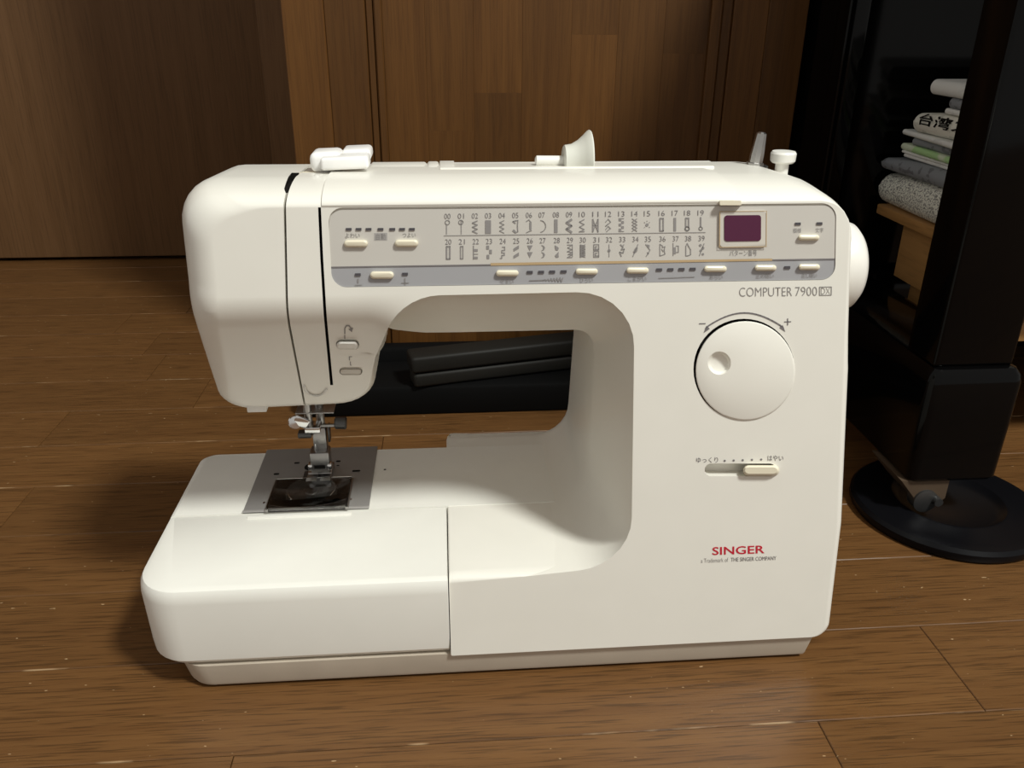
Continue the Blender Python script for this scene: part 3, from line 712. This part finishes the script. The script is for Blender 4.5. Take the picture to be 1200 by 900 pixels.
arc = [(827, 385)]+[(826+93*k/20, 385-18.2*math.sin(math.pi*k/20)**.9-.3*k/20) for k in range(1, 20)]+[(918, 384.5)]
flat('dial_arrow', M_printd, body, stroke(arc, 1.7)+[[(824.6, 390.2), (828.0, 381.6), (831.8, 385.4)], [(920.4, 389.0), (913.4, 384.2), (917.2, 380.8)]], .0002)
flat('minus_mark', M_printd, body, stroke([(819.6, 379.4), (826.6, 379.2)], 1.2), .0002)
flat('plus_mark', M_printd, body, stroke([(919.4, 377.2), (926.8, 377)], 1.2)+stroke([(923.1, 373.4), (923.1, 380.8)], 1.2), .0002)
# pattern dial with finger dimple
def dial():
    N_ = 56; bm = bmesh.new()
    cpx = dial_c; k = 1.0
    ringdef = [(58.2, -.0038), (58.2, .0002), (57.6, .0007), (56.2, .0010)]
    rings = [[bm.verts.new(P(cpx[0]+r*math.cos(2*math.pi*i/N_), cpx[1]+r*k*math.sin(2*math.pi*i/N_), h)) for i in range(N_)] for r, h in ringdef]
    for a, b in zip(rings, rings[1:]):
        for i in range(N_): bm.faces.new((a[i], a[(i+1) % N_], b[(i+1) % N_], b[i]))
    dx, dy = 843, 425.5; n2 = N_
    din = [(13.6, .0010), (13.0, .0006), (12.2, -.0006), (10.0, -.0016), (5, -.0021), (.5, -.0022)]
    d = [[bm.verts.new(P(dx+r*math.cos(2*math.pi*i/n2), dy+r*k*math.sin(2*math.pi*i/n2), h)) for i in range(n2)] for r, h in din]
    for i in range(N_): bm.faces.new((rings[-1][i], rings[-1][(i+1) % N_], d[0][(i+1) % N_], d[0][i]))
    for a, b in zip(d, d[1:]):
        for i in range(N_): bm.faces.new((a[i], a[(i+1) % N_], b[(i+1) % N_], b[i]))
    bm.faces.new(d[-1])
    o = finish(bm, 'pattern_dial', M_body, sm, 28); return o
dial()
# speed slider
text('lettering', 'ゆっくり', M_printd, body, 816, 841.5, 536, 542.4, .0002, -.012)
text('lettering', 'はやい', M_printd, body, 899.6, 918, 533.6, 540.2, .0002, -.012)
for i, x in enumerate((849.3, 859.8, 870.4, 881.2, 892)): flat('scale_dot', M_printd, body, [circ(x, 540-.35*i, 1.3, 10)[:-1]], .0002)
slab('speed_slider', M_button, sm, capsule(892, 551.4, 42.5, 12.6), -.004, .0034, 2.5)
# reverse and needle buttons
slab('reverse_button', M_white, sm, capsule(407, 405, 25.5, 10), -.002, .0028, 2.6)
slab('needle_button', M_bez, sm, capsule(411, 436.2, 25.5, 7.6), -.002, -.0004, 1.2)
flat('lettering', M_print, body, stroke([(404, 397), (404, 393)], 1.)+stroke([(404, 391), (404, 385), (406, 381.8), (409, 381.8), (411.4, 385)], 1.3)+[[(408.4, 386), (413.8, 384), (412.4, 389.4)]], .0003)
flat('lettering', M_print, body, stroke([(409.4, 418), (409.4, 422)], 1.1)+stroke([(410.6, 424), (410.6, 428)], 1.)+stroke([(410, 418), (412.4, 418)], .8)+stroke([(410.5, 428), (412, 428)], .7), .0003)
# U shaped end of the thread channel
bm = bmesh.new(); add_tube(bm, [P(x, y, .0006) for x, y in ((356.5, 452), (358.5, 458), (363, 462.4), (369, 464.2), (375, 463.6), (380, 460.4), (382.8, 456))], .0007, 8); finish(bm, 'channel_rim', M_white, sm, 60)

# ---- top lid: a thin shell lying over the body's top front
def lid():
    bm = build_body(); displace(bm)
    xl, xr = P(374, 225).x+.0008, P(866, 232).x
    zl = P(600, 240.5).z
    def clip(co, no): bmesh.ops.bisect_plane(bm, geom=bm.verts[:]+bm.edges[:]+bm.faces[:], plane_co=co, plane_no=no, dist=1e-6, clear_outer=True)
    clip((xr, 0, 0), Vector((1, .06, 0))); clip((xl, 0, 0), (-1, 0, 0)); clip((0, .071, 0), (0, 1, 0)); clip((0, 0, zl), (0, 0, -1))
    bmesh.ops.recalc_face_normals(bm, faces=bm.faces[:]) if False else None
    bm.normal_update()
    ns = {v: v.normal.copy() for v in bm.verts}
    up = sum((n.z for n in ns.values()))
    s = 1 if up > 0 else -1
    for v, n in ns.items(): v.co += n*s*.0002
    r = bmesh.ops.extrude_face_region(bm, geom=bm.faces[:])
    nv = [g for g in r['geom'] if isinstance(g, bmesh.types.BMVert)]
    for v in nv:
        best = None
    for v in nv: v.co += Vector((0, -.25, .97)).normalized()*.0009
    return finish(bm, 'top_lid', M_body, sm, 26)
lid()
bm = bmesh.new()
# ---- base, extension table, free arm
XL = -.1865
loft_block('extension_table', M_bed, sm, XL, -.0038, .0006, .0799, [(ZS, (.0065, .0002, .0065, .0002)), (ZS+.0012, (.0035, .0001, .0035, .0001)), (ZS+.0045, (.0012, 0, .0012, 0)), (ZS+.010, (.0008, 0, .0008, 0)), (.066, 0), (.0715, (.0006, 0, .0006, 0)), (.0742, (.0020, .0001, .0020, .0001)), (.0755, (.0050, .0005, .0050, .0005))], (.026, .0006, .0006, .0006), 8)
loft_block('free_arm', M_bed, sm, XL, .1015, .0802, .1665, [(ZS, .0065), (ZS+.0012, .0035), (ZS+.0045, .0012), (.066, 0), (.0715, (.0006, 0, .0002, .0006)), (.0745, (.0020, .0001, .0003, .0020)), (.0758, (.0045, .0004, .0006, .0040))], (.0006, .040, .0006, .012), 8)
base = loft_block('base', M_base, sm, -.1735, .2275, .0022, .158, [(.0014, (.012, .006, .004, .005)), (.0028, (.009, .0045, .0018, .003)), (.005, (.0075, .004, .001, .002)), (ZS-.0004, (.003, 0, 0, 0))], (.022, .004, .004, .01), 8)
for fx in (-.14, .19):
    for fy in (.03, .135): lathe('rubber_foot', M_gap, base, [(0, .007), (.0018, .008)], (fx, fy, 0), (0, 0, 1), 20)
box('bed_body', M_body, body, .0, .13, .084, .186, ZS, ZB-.0006, .0005)

# ---- needle plate
npx0, npx1, npy0, npy1 = -.1382, -.0555, .0806, .1668
bm = bmesh.new(); add_box(bm, npx0, npx1, npy0, npy1, ZB-.0002, ZB+.0012, .0006, 2); plate = finish(bm, 'needle_plate', M_plate, sm)
zp = ZB+.00135
def pm(px, py): return atZ(px, py, zp)
def hole(name, mat, px, py, w, h):
    p = pm(px, py); bm = bmesh.new(); pts = [Vector((x, y, zp)) for x, y in rrect2(p.x-w/2, p.x+w/2, p.y-h/2, p.y+h/2, min(w, h)*.45, 4)]
    add_prism(bm, pts, (0, 0, .00008)); return finish(bm, name, mat, plate, 0)
for px, py, w, h in ((348, 542.5, .0040, .0022), (324, 555.5, .0040, .0024), (396.5, 540.5, .0034, .0022), (396, 545.5, .002, .0012), (417.5, 551.8, .0058, .0024)): hole('plate_hole', M_gap, px, py, w, h)
for px, py in ((309.5, 589), (411, 585)): hole('plate_screw', M_chrome, px, py, .0016, .002)
hole('feed_slot', M_gap, 370, 547, .016, .010)
for k in range(3): hole('feed_dog', M_darksteel, 364+6*k, 548, .0016, .008)
bar = box('front_edge', M_silver, plate, npx0, npx1, npy0-.0006, npy0+.0022, ZB+.0013, ZB+.0017, .0002)
# bobbin pit, bobbin and clear slide cover
c0, c1 = pm(317, 599), pm(409, 562)
px0, px1, py0, py1 = -.1220, -.0700, .0796, .1165
pit = box('bobbin_pit', M_gap, plate, px0, px1, py0, py1, ZB+.00135, ZB+.0016)
cx_, cy_ = (px0+px1)/2, (py0+py1)/2+.004
bob = lathe('bobbin_case', M_darksteel, plate, [(0, .0005), (0, .0165), (.0010, .0168), (.0012, .0160), (.0006, .0150), (.0006, .0052), (.0012, .0048), (.0012, .0005)], (cx_, cy_, ZB+.0017), (0, 0, 1), 48, caps=False)
bm = bmesh.new(); add_tube(bm, [(cx_+.0155*math.cos(math.radians(a)), cy_+.0155*math.sin(math.radians(a)), ZB+.0030) for a in range(190, 351, 8)], .0004, 6); finish(bm, 'bobbin_rim', M_chrome, plate, 60)
cov = box('slide_cover', M_clear, sm, px0-.0005, px1+.0005, py0-.001, py1, ZB+.0036, ZB+.0050, .0005)
for xx in (px0-.0012, px1-.0010): box('cover_rail', M_steel, plate, xx, xx+.0022, py0-.0005, py1+.0005, ZB+.0012, ZB+.0036, .0003)
box('cover_edge', M_steel, plate, px0, px1, py1+.0002, py1+.0012, ZB+.0012, ZB+.0046, .0002)
box('cover_catch', M_bed, plate, px0-.012, px0+.055, py0-.0052, py0-.0016, ZB-.0004, ZB+.0008, .0003)
lathe('bed_mark', M_gap, sm, [(0, .0010), (.0002, .0010)], atZ(451, 550.5, ZB+.0001), (0, 0, 1), 12)

# ---- presser foot, needle bar
NY = .128
def nx_(px, py, Y=NY): return atY(px, py, Y)
c = nx_(371, 500); nxx = c.x
zc = lambda py, Y=NY: nx_(371, py, Y).z
pf = sm
lathe('needle_bar', M_steel, pf, [(0, .0028), (.045, .0028)], (nxx-.004, NY-.006, zc(500)), (0, 0, 1), 16)
lathe('presser_bar', M_steel, pf, [(0, .0030), (.045, .0030)], (nxx+.0025, NY+.004, zc(500)), (0, 0, 1), 16)
box('needle_clamp', M_chrome, pf, nxx-.0062, nxx+.0042, NY-.012, NY-.001, zc(499), zc(492), .0006)
lathe('clamp_shaft', M_steel, pf, [(0, .0013), (.014, .0013)], (nxx+.004, NY-.006, zc(494.5)), (1, 0, 0), 12)
lathe('clamp_screw', M_darksteel, pf, [(0, .0030), (.0008, .0044), (.0075, .0044), (.0082, .0036)], (nxx+.0135, NY-.006, zc(491.5)), (1, 0, -.05), 18)
lathe('needle', M_chrome, pf, [(0, .0003), (.004, .0005), (.024, .0005)], (nxx-.001, NY-.006, ZB+.0045), (0, 0, 1), 8)
box('thread_guide', M_chrome, pf, nxx-.013, nxx-.003, NY-.012, NY-.010, zc(491), zc(480), .0006, rot=Matrix.Rotation(.5, 3, 'Y'))
lathe('thread_tension_disc', M_chrome, pf, [(0, .0005), (.0005, .005), (.0020, .0045), (.0022, .0005)], (nxx-.012, NY-.010, zc(486)), (.3, -1, .2), 20)
box('guide_plate', M_steel, pf, nxx-.012, nxx+.014, NY-.009, NY+.006, zc(478.5), zc(477), .0004)
box('foot_holder', M_steel, pf, nxx-.0030, nxx+.0062, NY-.003, NY+.006, zc(528), zc(500), .0009)
box('foot_screw', M_darksteel, pf, nxx-.0125, nxx-.0032, NY-.006, NY+.001, zc(509), zc(503), .0008)
box('foot_lever', M_darksteel, pf, nxx+.0072, nxx+.0086, NY-.001, NY+.006, zc(518), zc(500), .0004)
ft = box('foot_ankle', M_steel, pf, nxx-.0055, nxx+.0078, NY-.008, NY+.004, ZB+.006, zc(525), .0010)
box('ankle_slot', M_gap, ft, nxx-.0030, nxx+.0045, NY-.0084, NY-.0078, ZB+.0100, ZB+.0125)
box('ankle_pin', M_chrome, ft, nxx-.0075, nxx-.0040, NY-.0090, NY-.003, ZB+.0085, ZB+.0135, .0012)
box('ankle_pin', M_chrome, ft, nxx+.0058, nxx+.0092, NY-.0090, NY-.003, ZB+.0085, ZB+.0135, .0012)
bm = bmesh.new()
for a, b in ((-.0085, -.0012), (.0012, .0085)):
    add_box(bm, nxx+a, nxx+b, NY-.016, NY+.010, ZB+.0026, ZB+.0044, .0006)
add_box(bm, nxx-.0085, nxx+.0085, NY-.006, NY+.010, ZB+.0026, ZB+.0052, .0008)
finish(bm, 'presser_foot', M_steel, pf)
box('foot_toe', M_darksteel, pf, nxx-.0115, nxx-.0085, NY-.012, NY+.0, ZB+.0026, ZB+.0040, .0005)
p0 = atY(302, 479, .07); box('threader_tab', M_white, sm, p0.x-.0055, p0.x+.0060, .066, .074, p0.z-.0006, p0.z+.006, .0006)

# ---- top of the machine: thread guide, covers, spool holder, winder
TT = .2992
def top_box(name, mat, pxl, pxr, pyt, pyb, Y, depth, bev=.0015, rot=None, parent=None):
    a, b = atY(pxl, pyb, Y), Vector((atY(pxr, pyt, Y).x, 0, atY(pxr, pyt, Y+depth*.85).z)); return box(name, mat, parent or sm, a.x, b.x, Y, Y+depth, a.z, b.z, bev, 3, rot)
rt = Matrix.Rotation(math.radians(2.0), 3, 'Y').inverted()
tg = top_box('thread_guide_cap', M_clearwhite, 376, 431, 179.5, 199.5, .062, .016, .0016, rt)
top_box('guide_wing', M_clearwhite, 363.5, 399, 173, 203, .070, .020, .0035, rt, tg)
top_box('guide_wing', M_clearwhite, 400.5, 433.5, 170, 190, .079, .020, .0022, rt, tg)
top_box('guide_post', M_body, 366, 375, 204, 222, .050, .012, .001, None, tg)
lathe('guide_pin', M_button, tg, [(0, .0055), (.006, .0055)], atY(363, 207, .070)-Vector((0, 0, .004)), (0, 0, 1), 18)
top_box('handle_cover', M_body, 432, 499.0, 190.2, 206, .094, .022, .0015)
top_box('hinge_block', M_body, 500.5, 514, 189.6, 206, .094, .022, .0015)
tray = top_box('spool_tray', M_body, 515.2, 838, 193.6, 206, .078, .0035, .0008)
top_box('tray_rim', M_body, 515.2, 836, 188.2, 202, .117, .006, .0012, None, tray)
top_box('tray_end', M_body, 515.2, 533, 189.8, 202, .0825, .033, .0012, None, tray)
cY = .102
cc_ = atY(690, 192, cY); pz = cc_.z+.0005
lathe('spool_pin', M_white, sm, [(0, .0016), (.0008, .0030), (.020, .0032), (.034, .0032)], (atY(627, 187, cY).x, cY, pz+.0015), (1, 0, -.02), 20)
xl_ = atY(660, 187, cY).x; L_ = atY(691, 180, cY).x-xl_
lathe('spool_cap', plain('spool_cap_white', (.70, .70, .63), .3), sm, [(0, .0005), (0, .0095), (.0006, .0104), (L_*.30, .0110), (L_*.55, .0132), (L_*.75, .0160), (L_*.9, .0184), (L_*.96, .0189), (L_, .0186), (L_, .0005)], (xl_, cY, pz), (1, 0, .0), 48, caps=False)
wb_ = atY(886, 195, .098)
lathe('winder_base', M_darksteel, sm, [(-.006, .0085), (.0002, .0085)], (wb_.x-.001, .100, .2956), (0, 0, 1), 28)
lathe('bobbin_spindle', M_steel, sm, [(0, .0052), (.0012, .0052), (.0016, .0042), (.006, .0042), (.0165, .0032), (.0182, .0030), (.0190, .0018)], (wb_.x, .100, .2962), (.09, 0, 1), 9, smooth=12)
kb = atY(916.5, 193, .104)
lathe('winder_stop', M_white, sm, [(-.010, .0040), (.0030, .0040), (.0034, .0062), (.0046, .0074), (.0090, .0076), (.0102, .0068), (.0104, .0005)], (kb.x, .104, .2932), (0, 0, 1), 32)
# hand wheel on the right side
wz = atY(1003, 313, .065).z
lathe('hand_wheel', plain('hand_wheel_white', (.80, .775, .72), .3), sm, [(0, .010), (.012, .018), (.0125, .0258), (.016, .0270), (.024, .0270), (.0285, .0255), (.0315, .0222), (.0328, .015), (.033, .0005)], (atY(1001, 312, .065).x-.0325, .068, wz), (1, 0, 0), 56)
